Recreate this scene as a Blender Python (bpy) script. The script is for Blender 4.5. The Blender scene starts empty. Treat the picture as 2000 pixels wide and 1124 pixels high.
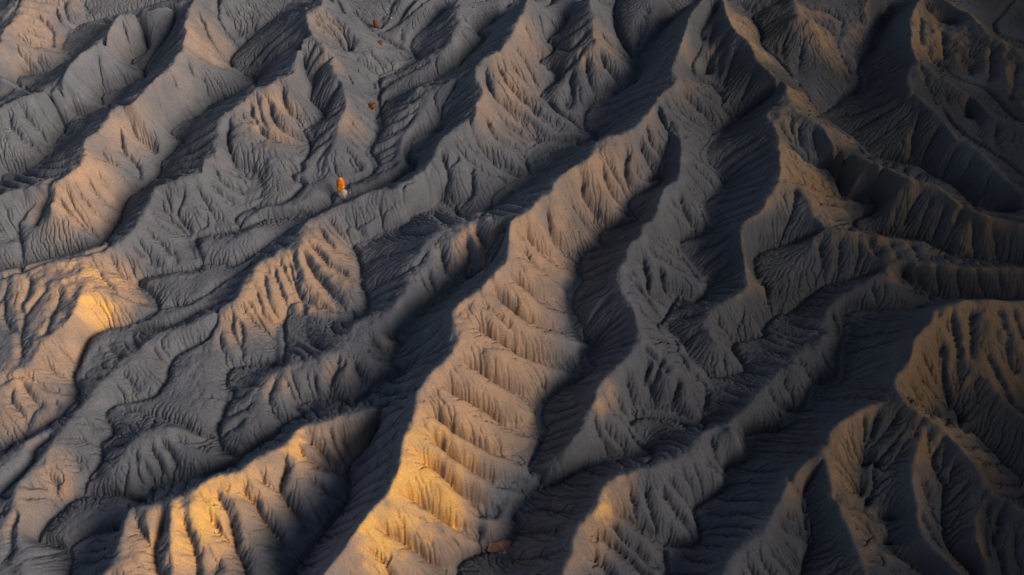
import bpy, math, random
import numpy as np

# ------------------------------------------------------------------ camera
scene = bpy.context.scene
CAM_H, PITCH, HFOV = 80.0, math.radians(50.0), math.radians(60.0)
cam_data = bpy.data.cameras.new("camera")
cam_data.sensor_fit = 'HORIZONTAL'
cam_data.angle = HFOV
cam_data.clip_start = 0.5
cam_data.clip_end = 6000.0
cam = bpy.data.objects.new("camera", cam_data)
cam.location = (0.0, 0.0, CAM_H)
cam.rotation_euler = (math.pi / 2 - PITCH, 0.0, 0.0)
scene.collection.objects.link(cam)
scene.camera = cam

# ------------------------------------------------------------------ sky and sun
SUN_EL, SUN_AZ = math.radians(20.0), math.radians(-22.0)   # azimuth measured from +X towards +Y
world = bpy.data.worlds.new("World")
scene.world = world
world.use_nodes = True
wn = world.node_tree.nodes
sky = wn.new('ShaderNodeTexSky')
sky.sky_type = 'NISHITA'
sky.sun_disc = False
sky.sun_elevation = SUN_EL
sky.sun_rotation = math.pi / 2 - SUN_AZ
sky.altitude = 1400
sky.dust_density = 3.0
wn['Background'].inputs['Strength'].default_value = 0.05
hue = wn.new('ShaderNodeHueSaturation')
hue.inputs['Saturation'].default_value = 0.6
world.node_tree.links.new(sky.outputs[0], hue.inputs['Color'])
world.node_tree.links.new(hue.outputs[0], wn['Background'].inputs['Color'])
sun_data = bpy.data.lights.new("sun", 'SUN')
sun_data.energy = 5.0
sun_data.angle = math.radians(48.0)
sun_data.color = (1.0, 0.80, 0.62)
sun = bpy.data.objects.new("sun", sun_data)
from mathutils import Vector
to_sun = Vector((math.cos(SUN_EL) * math.cos(SUN_AZ), math.cos(SUN_EL) * math.sin(SUN_AZ), math.sin(SUN_EL)))
sun.rotation_euler = to_sun.to_track_quat('Z', 'Y').to_euler()
sun.location = (80, -30, 60)
scene.collection.objects.link(sun)
vs = scene.view_settings
vs.view_transform = 'Standard'
vs.look = 'None'
vs.exposure = 0.7
vs.gamma = 1.0
# ---- traced ridge crests: name -> list of (points x,y in survey pixels ; height list) ----
CR = {
'A': ["45,-25 38,5 28,46 14,55 3,80 -20,118;5", "20,60 45,78 75,86 110,97 140,107;4.4,2.6,.4", "0,155 40,172 68,180;3,.6"],
'A0': ["-30,40 0,20 20,0 30,-20;4"],
'B': ["375,0 345,6 300,20 262,25 235,27 220,48 200,80 172,98 142,120 122,155 102,175 67,185 25,198 0,211 -30,225;7,6,6,5.5,5",
      "200,82 215,105 245,123 278,144;5.2,2.6,.5","152,145 172,162 195,179;4.3,.7","110,182 150,190 185,203 211,211;4,.6","20,262 55,283 95,304;3.5,.6"],
'C': ["390,-20 380,0 372,15 362,45 365,67 358,88 362,96 350,105 332,130 310,150 278,180 260,205 240,206 215,215 212,228 190,257 168,272 165,290 171,305 150,328 132,343 100,357 50,368 0,385 -30,395;8,7.5,7,6.5,7,6,5",
      "368,97 410,117 445,131 475,148 493,163;6.5,3,.6","395,0 425,10 450,40 468,74;6.5,1.2","440,-10 465,10 490,40 499,64;5.5,1.5",
      "172,306 225,320 262,338 298,353;6.4,3.2,.7","97,398 115,400 150,440 200,467;5.4,.7","100,357 95,380 80,405 70,440;5.6,2","50,370 42,413 25,476;5.2,1",
      "240,210 258,240 292,275 308,297;6.4,1"],
'D': ["625,-20 628,8 612,14 600,20 600,40 606,62 618,75;9,8.5,8","618,75 590,77 585,95 577,120 577,140 565,150 547,155 525,170 500,174 485,183 475,200 440,222 430,237 425,280 422,300 402,308 395,326 390,336 350,353 305,367 295,388 280,416 265,443 230,478 190,490 148,503 92,516 50,528 0,532 -30,535;8,7.5,6.5,6,5.5,5,5.2,5",
      "600,18 567,27 525,55 500,68 482,81;8,4.5,1.2","478,205 490,228 502,245 522,275 530,300 537,325 520,355 505,385;6.2,5,3.5,1.5",
      "402,308 425,318 460,330 488,345;5.6,2.2","390,336 405,352 430,372 462,398;5.4,2",
      "148,503 152,530 164,550 160,575 153,597 135,628 105,650 78,680 60,697 30,725 0,748 -20,762;5.2,5.2,5,4,3.2,2.6",
      "305,400 330,420 355,450 372,466;4.6,1.6","230,478 270,498 305,523;5,1.6","190,490 225,515 255,540;5,1.8","164,552 210,568 245,590 285,606;5.2,4,1.4"],
'E': ["618,75 645,100 650,130 665,155 672,180 677,207 665,230 660,250 655,281 642,306 625,333 617,353;8,7,5.5,4,1.6",
      "620,75 660,85 680,105;7.6,3.5","650,105 690,120 735,140 742,146;6.5,1.8","660,290 690,315 705,335;3.8,1.4"],
'F': ["628,8 660,30 687,57 707,80 760,100 803,120;8.5,5,1.2"],
'G': ["1030,-15 1027,5 1020,30 1008,45 1000,72 975,100 957,110 930,128 930,155 945,180 932,205 935,220 920,235 890,250 860,275 850,306 832,331 800,358 775,371 725,376 695,391 655,408 607,433 595,443 577,476 537,496 507,513 500,521 475,562 462,582 425,607 375,634 332,647 307,655 275,682 232,712 200,747 177,774 155,802 125,840 100,878 70,910 42,938 32,955 37,993 33,1030 33,1055 42,1085 40,1124 38,1150;9.5,9,8.5,8,7.2,6,4.9,4.4,4.4,4.8,4.8,4.2,3.2,3,2.8,2.6,2.6,2.6,2.6",
      "974,103 995,142 1034,185 1056,206 1095,235 1160,273;8.3,3.5,.9","935,210 970,228 1024,267 1050,280;7.6,3,.9","917,245 931,278 970,320 1015,351;6.8,3,.8",
      "928,130 905,145 875,165 850,171 818,172 811,190 806,210 795,240 785,270 783,300 787,318 755,333 712,358 690,364;8,5.6,4.8,3.6,2.6,1.4",
      "577,476 605,490 640,520 690,560;4.8,2.2","537,496 560,540 585,590 600,610;4.8,1.6","655,408 690,440 720,456;4.5,1.8"],
'H': ["905,-12 888,20 893,45 883,68 878,85 820,122 780,147 745,172 737,188;6.5,5.5,3,1.4"],
'I': ["800,-12 775,8 750,35 742,58;5,2","830,-12 805,15 782,50 785,85;5,2"],
'J': ["605,365 590,388 560,402 520,405 480,425 468,440;2.6,2.6,1.4","500,447 470,462 430,475 388,480;3,2.6","285,552 330,545 380,538;2.2,2.4","255,634 300,616 362,592 400,570;1.6,2.4","168,735 185,690 215,668 250,660 285,652;1.8,2.2"],
'K': ["470,585 432,622 412,660 385,685 376,712 385,742 390,770 385,805;4.6,3.4,2.6,1.8"],
'L': ["217,920 237,900 260,865 290,845 310,838 342,836 365,850 390,868 430,885 452,893;1.4,3.2,3.4,2,.9"],
'M': ["85,850 50,872 20,900 0,915 -20,930;2.2,2","235,990 190,1000 150,1020 112,1048;1.8,.8"],
'N': ["815,762 775,782 725,800 685,810 625,827 582,840 562,868 530,882 500,893 475,915 412,935 375,958 335,978 287,988 255,990 240,1018 235,1063 217,1105 200,1124 185,1145;7.5,5.2,5.6,6.6,7,6.6,5.8,5",
      "565,870 590,895 620,908 658,916;6.2,1.4","500,920 525,958 575,1020 600,1050;6.4,1","335,983 337,1070 335,1145;6.8,4.6","370,998 400,1058 425,1118;6.6,2.8","462,973 490,1020 505,1035 530,1070;6.2,2","255,1000 258,1060 250,1140;6,5"],
'O': ["995,426 950,426 905,441 855,456 825,486 812,513 810,531 795,562 785,585 750,612 720,625 697,632 675,662 635,695 587,712 537,727 500,761 475,792 465,820 450,842;8,6.4,6,5,4.2,3.6,3.6,3.8,3,1.6","720,690 750,700 787,724;3.4,1.2"],
'P': ["1385,-15 1347,30 1342,52 1327,95 1312,137 1325,155 1285,192 1270,217 1240,250 1220,262 1165,277 1150,308 1090,348 1080,373 1032,413 1002,426 995,440 993,504 974,529 937,566 890,599 884,637 895,666 877,700 839,730 815,762 812,787 812,805 792,843 785,893 765,955 735,990 695,1035 675,1068 635,1120 620,1145;9.5,9,8.2,8.5,9,9.2,9.2,9.2,9.2,9.2,8.8",
      "935,572 992,611 1024,632 1088,657 1155,678;9,7.2,4.6,1","974,533 1006,558 1059,590 1103,606;9,6.6,1.2","1006,511 1041,529 1095,561 1107,573;8.7,6.4,1.5","995,430 1024,469 1077,504 1121,539;9,1.3",
      "895,664 945,679 992,704 1041,739 1063,759;9,6.8,1.1","881,707 927,732 975,755 1000,780 1043,811;9,7,4.2,1","817,763 863,784 917,813 963,845 1040,866;9,7.2,4.4,.8","824,809 881,841 935,873 988,895 1032,908;9,7.2,4.4,.7",
      "825,850 849,866 892,909 935,945 990,986;8.6,6.8,4,.9","792,902 842,923 892,970 935,1012;8.7,6.6,1","742,987 792,1009 835,1026 881,1062 918,1075;8.6,6.6,3.8,.8","696,1037 735,1055 775,1087 810,1119 830,1140;8.6,6.6,3",
      "1150,310 1170,345 1200,395 1235,430;9,1.8","1090,350 1120,375 1150,420 1172,445;9,1.9","1032,415 1060,440 1095,485 1118,505;9,1.5","1185,285 1215,320 1250,350 1288,356;8.5,2.6","1002,428 1035,470 1090,515 1118,523;8.8,1.6",
      "1330,155 1360,163 1390,175 1408,184;8,4.2","1290,195 1340,215 1375,245 1398,260;8,3.4","1345,52 1365,62 1372,85;9,5.5"],
'Q': ["1157,-20 1152,10 1160,30 1157,58 1160,75 1140,105 1130,140 1120,165 1110,190 1105,213;9,7.6,4.5,1.8","1162,72 1190,95 1220,118 1240,138;7.6,1.6","1275,-15 1268,20 1262,50 1243,98;6,2.2"],
'R': ["1283,197 1300,222 1322,247 1330,275 1330,318 1327,341 1320,356 1300,366 1290,393 1280,428 1257,441 1250,466 1232,478 1220,508 1205,541 1220,580 1237,607 1242,630 1252,660 1237,685 1217,707 1175,747 1162,770 1162,787 1147,822 1135,843 1110,870 1090,885 1052,909;8.4,7,6.3,6.6,6.6,6,6,6,5.6,5.5,3.6,.8",
      "1195,555 1165,600 1150,640 1137,659;5.6,1.3","1252,466 1282,491 1312,503 1350,531 1388,545;6.5,3,1","1267,446 1300,468 1335,501;6,1.4","1290,393 1320,400 1345,430 1378,448;6.4,1.6",
      "1330,283 1350,290 1370,313 1405,341 1416,358;6.8,4,2","1260,657 1300,665 1335,675 1344,700;5.6,1.2","1300,692 1345,705 1375,725 1384,744;4.6,.9","1252,662 1287,690 1322,722 1337,760 1372,800;6,4,.9","1190,760 1215,800 1225,815;5.4,1"],
'S': ["1408,-15 1412,5 1422,38 1440,62 1460,78 1475,112 1500,139 1537,167 1533,180 1550,210 1582,232 1602,240 1617,265 1640,281 1675,304 1720,321 1757,343 1795,358 1825,361 1850,383 1882,403 1925,421 1960,430 2030,447;9.5,9,8.5,8.2,8,7.6,7,6.4,5",
      "1533,180 1515,205 1496,225 1505,240 1520,262 1522,290 1525,330 1523,350 1512,368 1500,388 1487,416 1452,436 1447,468 1455,518 1457,565 1392,603 1387,654 1420,680 1450,717;8.2,7.8,7.6,7,5.4,4.4,4,3,.9",
      "1457,529 1492,561 1508,612;4.2,1.2","1425,65 1405,95 1385,120 1377,153;8,3.8","1425,30 1450,28 1475,57 1485,85;8.8,5","1462,80 1490,95 1500,112 1530,133 1560,158;8.8,4","1537,168 1570,180 1600,210 1603,228;8.1,4","1605,241 1640,258 1678,276;7.6,4",
      "1522,291 1550,296 1575,316 1630,337;7.5,3","1525,327 1562,333 1600,353 1623,365;7.3,3.4","1525,346 1562,356 1610,373 1650,388 1705,391;7.2,3.6,2.4",
      "1525,350 1562,378 1582,393 1580,406 1600,431 1617,446 1660,453 1685,453 1700,481 1725,503 1747,507;7.2,6.6,6,5.6,5.6,4.6,4.8","1582,391 1600,400 1635,408 1660,424;6.6,2.8",
      "1687,454 1737,466 1800,473 1822,488 1860,501 1915,508 1950,513;5.8,4.4,3.4,3","1728,530 1747,508 1787,516 1827,516 1912,523 1960,520 2030,530;4.6,5.2,5,4.2","1615,448 1590,465 1583,490 1565,530 1555,558;5.6,1.8",
      "1692,313 1675,351 1655,381;7.6,3","1725,328 1712,356 1700,386;7,3","1760,366 1740,403 1745,444;6.8,2.6","1827,393 1807,421 1800,464;6.2,2.6","1875,411 1870,436 1875,466 1900,499;5.6,2.6","1727,540 1773,558 1806,573;4.4,2.8"],
'T': ["1728,532 1691,551 1620,600 1613,625 1592,647 1592,675 1531,718 1510,742 1449,809 1421,831 1382,840 1347,883 1295,905 1217,928 1190,940 1170,968 1172,983 1140,1018 1120,1043 1115,1083 1100,1120 1090,1145;4.4,3.2,3,2.9,3.2,4,5.6,6.4,6.5,6",
      "1172,980 1215,990 1260,1020 1293,1058;6.5,.9","1155,1020 1200,1045 1262,1090 1298,1105;6.4,.8","1275,915 1310,965 1345,1010 1365,1040;5.6,1","1118,1075 1160,1090 1215,1140;6.4,3.4","1600,655 1635,660 1655,668;4,1.8","1540,712 1575,735 1596,760;3.8,1.6","1425,835 1445,860 1455,885;4.4,1.4","1350,885 1385,915 1412,945;4.6,1.4"],
'U': ["1602,891 1577,902 1535,952 1510,1009 1499,1034 1442,1076 1417,1115 1402,1145;7,5.4,4.6,4.2","1499,1034 1530,1060 1556,1100;4.6,1.6"],
'V': ["2030,588 1960,590 1900,586 1827,604 1820,627 1785,663 1780,700 1750,732 1745,750 1750,766 1717,785 1675,802 1625,837 1622,858 1605,880 1610,905 1620,943 1637,980 1642,1005 1662,1040 1670,1068 1680,1083 1690,1110 1700,1145;8,9.2,9,8.4,7.6,7.4,6.2,5,4.2",
      "1900,587 1937,630 1985,662 2030,672;9,6.5","1835,634 1870,667 1900,695 1920,727 1955,772 1998,815 2030,835;8.6,6,4","1782,702 1812,737 1842,770 1873,825;8.1,2.8","1945,645 1965,707 1992,750 2030,785;7.4,4",
      "1635,868 1672,898 1698,922;7,2.8","1625,928 1675,963 1688,984;6.4,2.4","1645,985 1687,993 1737,1020;5.8,1.4","1663,1040 1712,1053 1735,1066;4.8,1.1","1682,1083 1737,1086 1787,1116;4.2,.9"],
'W': ["1752,766 1798,809 1834,831 1869,866 1905,916 1926,955 1960,980 1998,1000 2030,1020;8.4,7.2,6,5","1801,813 1791,866 1780,927 1791,980 1795,1030 1816,1066 1869,1115 1890,1145;7.4,6,4,3","1925,960 1905,1026 1912,1066 1937,1145;5.6,3","1757,768 1795,782 1823,815;8,4.4","1805,815 1884,834 1924,878;7.2,2.8","1862,860 1926,888 1988,942;6.4,2.4"],
'X': ["1545,-15 1560,20 1585,35 1610,55 1650,105 1685,138 1693,158;8.6,5,2","1560,27 1590,50 1605,92 1620,125 1653,163;8,5,2.2","1558,28 1545,42 1525,82 1512,108;8,3.8","1705,-15 1690,15 1695,40 1690,75 1681,112;6.4,2.4","1478,-15 1470,20 1468,42;7,4.6"],
'Y': ["1805,-15 1787,12 1777,40 1780,62 1780,92 1790,115 1777,135 1770,160 1777,178;8.4,8,7.6","1777,180 1782,212 1775,245 1765,275 1762,300;7.6,3.6","1777,178 1825,220 1845,237 1862,265 1890,278 1915,298 1935,321 1975,358 2000,381 2035,400;7.6,7,6",
      "1790,117 1832,150 1870,170 1905,190 1940,225 1970,240 2000,250 2035,258;8,7.4,6.6","1872,172 1885,200 1892,245;7.2,4","1800,0 1823,28 1832,36 1858,60;8.4,5","1832,-5 1890,25 1915,50 1930,70 1957,82 1998,103 2035,115;8.6,8,7.4","1925,75 1900,107 1892,148;7.8,5","1960,85 1965,135 1975,170 2000,212 2030,232;7.8,5","1782,75 1817,107 1840,145;7.8,5"],
}
# ---- valley floors / washes ----
VA = [
"330,0 250,20 190,36 150,52 128,80 122,95 142,108 120,125 85,142 45,144 31,155 38,170 60,180 20,190 -30,215;1.6,.6,.2","40,-20 34,2 14,30 0,48 -20,75;2",
"345,22 310,38 290,52 282,68 288,88 282,100 262,112 250,118 247,123 258,130 280,138 281,152;3.5,1,.4",
"380,10 345,60 310,90 285,125 281,152 262,160 230,172 200,180 195,188 199,200 214,209 172,224 128,227 122,240 129,252 112,268 102,295 97,307 60,330 15,337 0,355 -25,372;3.4,.4,.2,0",
"600,-20 560,10 520,45 495,70 466,92 452,108 446,127 474,142 500,160 497,172 480,181 425,193 403,205 400,218 350,240 331,255 345,268 358,278 345,290 315,316 312,336 295,356 250,384 240,406 235,431 207,461 203,480 170,492 110,505 38,528 -25,542;3.5,1,.6,.3,0,0",
"600,85 592,110 594,135 602,152 612,165 607,185 606,195 630,215 637,225 615,240 598,250 592,255 605,275 600,306 588,318 590,331 568,338 573,351 588,356 590,366 558,393 525,398 500,398 482,406 467,411 455,431 462,446 422,455 380,466 370,472 376,490 386,526 360,532 312,536 272,543 267,555 270,562 292,587 297,609 280,622 250,634 207,642 175,662 165,687 150,722 140,742 150,765 145,790 130,805 100,825 65,848 30,863 10,880 -20,900;6,3.6,2.6,2,1.7,1.5,1.3,1,.6,.4,.2,0",
"690,25 707,38 732,65 750,78 780,95 812,112 808,124 745,150 730,160 737,190 732,197 735,235 740,258 715,296 725,318 727,338 695,358 680,363 660,374 640,388 640,402 608,425 575,423 525,425 500,434 465,450;4,2,1.6,1.6,1.4,1.5,1.6",
"900,5 850,40 805,80 812,112;3.4,1.6","1000,20 960,45 930,60 945,80 905,115 900,125 860,148 830,165 760,188 745,205 737,228;4.6,2.6,1.6","748,64 775,48 800,25 840,-8;2,3",
"892,165 860,212 857,235 862,252 835,268 805,285 795,300 796,320 812,331 790,343 760,358 735,366 700,378 665,394 640,404;5.6,3,2,1.7,1.5","655,-10 672,20 677,27 700,36;6,4.6",
"595,432 550,455 510,480 475,503 450,517 425,512 390,512;2.2,1.6","297,610 330,598 360,592 395,577 420,560 450,540 490,515;1.1,2,2.6","240,636 280,640 312,645 335,637 352,628 390,605 430,590;1,1.4,2.4",
"1110,40 1100,57 1068,78 1083,90 1078,105 1050,117 1065,130 1087,145 1090,158 1055,185 1075,205 1095,222 1120,235 1145,255;4.6,2.4,1.8",
"1375,-20 1320,30 1270,85 1242,118 1245,145 1240,162 1212,180 1172,193 1147,212 1143,240 1145,255 1168,274 1120,284 1075,284 1045,290 1027,313 1038,347 1020,361 1000,370 957,413 947,426 912,428 875,401 857,392 845,406 802,423 795,436 730,461 687,478 685,488 707,531 705,562 717,587 715,612 700,627 675,628 625,622 570,612 550,622 540,645 537,687 537,720 500,716 465,713 438,720 428,738 432,757 445,770 435,800 420,840 430,880 462,897 425,920 350,934 300,938 290,950 297,963 280,980 225,966 160,965 107,1003 67,1050 110,1063 130,1083 132,1113 130,1145;4.2,2.4,1.6,1,1.2,1.4,1.3,1.2,1.1,1,1,.9,.7,.6,.3,.1,0,0",
"1205,-15 1200,50 1225,100 1238,115;3.6,1.8",
"428,612 422,635 405,660 375,675 345,692 327,718 325,737 305,765 285,772 255,780 225,785 210,797 206,815 222,843 195,858 200,875 200,905 175,930 162,960;3.6,2.2,1.4,1.1,.7,.2","225,785 300,808 345,825 380,843 412,853;1.3,1.3,.8",
"100,858 65,875 62,900 45,925 25,945 -10,970;1.4,.8","240,1030 190,1035 140,1060 130,1085;1,.2",
"760,800 720,863 692,893 677,910 682,950 675,983 642,1025 592,1088 575,1110 555,1145;3.4,1.4,.6,.2,0",
"990,445 982,475 965,505 945,530 905,545 870,575 842,598 802,622 792,647 772,657 785,672 767,709 790,727 745,747 705,780 690,795 660,777 630,777 582,792 595,812 555,825 540,850 510,868 480,885 462,897;7,3.2,1.9,1.5,1.3,1.1,.8,.6",
"1287,222 1301,248 1309,272 1302,296 1292,326 1290,358 1240,378 1226,398 1238,421 1240,433 1175,446 1167,461 1177,481 1137,488 1122,508 1127,543 1115,562 1105,577 1110,612 1122,645 1130,662 1160,678 1135,689 1145,724 1137,737 1072,769 1047,795 1045,824 1060,850 1034,905 1034,920 1059,945 1025,980 1000,1010 1012,1040 985,1068 928,1080 897,1098 892,1124 888,1150;7.2,4,2.6,1.6,1.3,1,.8,.5,.2,0,-.2",
"1400,22 1370,60 1372,85 1352,125 1362,150 1400,168 1415,190 1415,203 1435,233 1402,262 1385,285 1378,310 1395,330 1418,350 1420,364 1400,380 1375,400 1385,431 1385,451 1335,463 1329,486 1345,506 1375,541 1397,546 1390,560 1365,585 1325,577 1310,600 1292,634 1325,665 1345,700 1382,732 1387,762 1377,787 1382,817 1370,827 1300,800 1250,800 1230,815 1240,843 1272,873 1255,898 1200,890 1150,905 1095,940 1060,948;7.6,5.4,3.6,2.2,1.6,1.2,1,.9,.8,.7,.4,.1",
"1530,176 1500,193 1470,213 1437,233;6.4,3.2","1602,458 1542,473 1495,487 1473,505 1478,540 1495,565 1500,595 1512,617;4.2,1.8,1","1713,533 1613,558 1549,607 1513,615 1489,640 1492,654 1442,661 1428,679 1453,718 1420,730 1385,733;3.4,1,.9,.9",
"1455,20 1485,60 1490,90 1530,128 1560,162 1590,200 1606,228;5.5,4,3.2","1745,-15 1733,15 1732,40 1716,72 1712,90 1685,135 1695,160 1687,180 1655,193 1620,217 1606,230 1640,252 1680,280 1705,305 1790,322 1838,350 1876,370 1912,408 1960,420 2030,437;3.6,2,2,2.6,2.6,2.6,2.6",
"1845,130 1870,150 1920,170 1950,200 1990,232 2030,246;6.4,5.2","1835,195 1865,240 1890,262 1925,285 1960,310 2030,360;6.6,5","1990,-15 1940,40 1945,65 1975,75 2030,88;6",
"1632,340 1640,370 1650,384 1700,390 1715,400 1700,418 1665,428 1670,440 1690,450 1735,458 1790,468 1805,472 1830,485 1870,500 1915,505 1970,512 2030,517;2.8,2.2,2.2,2.4","1540,275 1570,300 1620,325 1632,340;6.8,4","1760,540 1800,570 1850,580 1900,580 1950,580 2030,580;2.6,2.6",
"1798,607 1684,604 1649,618 1659,647 1652,700 1649,745 1599,763 1585,799 1538,802 1538,838 1457,845 1460,895 1421,909 1417,952 1357,987 1368,1044 1353,1062 1300,1058 1300,1085 1303,1115 1310,1150;3.4,1.8,1.2,1,.8,.5,.2,0",
"1605,905 1574,952 1581,1002 1588,1066 1570,1101 1563,1150;6.2,3.6,1.6,.4","1838,680 1850,750 1880,832 1905,845 1935,875 1975,915 2030,960;6.8,4.4,2,1.2","1925,680 1950,730 1985,790 2030,820;7,4","1770,830 1735,870 1705,905 1700,943 1690,990 1740,1033 1738,1070 1800,1118 1825,1150;7,5.4,3.4,1.8,.6","1845,850 1825,900 1845,950 1845,1026 1855,1073 1900,1120 1915,1150;6.6,4.8,2.8,1","1960,985 1940,1040 1955,1090 1965,1150;4.8,1.6",
]
VA += ["2105,-60 2120,300 2125,600 2115,900 2100,1200;.6","2420,-100 2460,560 2500,1250;0","-130,-60 -110,300 -120,700 -110,1200;0","-420,-60 -450,560 -480,1250;0","-100,1230 500,1250 1000,1240 1500,1250 2100,1240;-.3","-300,-110 400,-120 1000,-110 1600,-120 2300,-110;1.5"]
OFF = ["2270,-100 2290,560 2280,1200;3.4","-280,-100 -270,560 -290,1200;3.5","-100,1400 1000,1380 2100,1400;4","-300,-200 1000,-190 2300,-200;5"]
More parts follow.
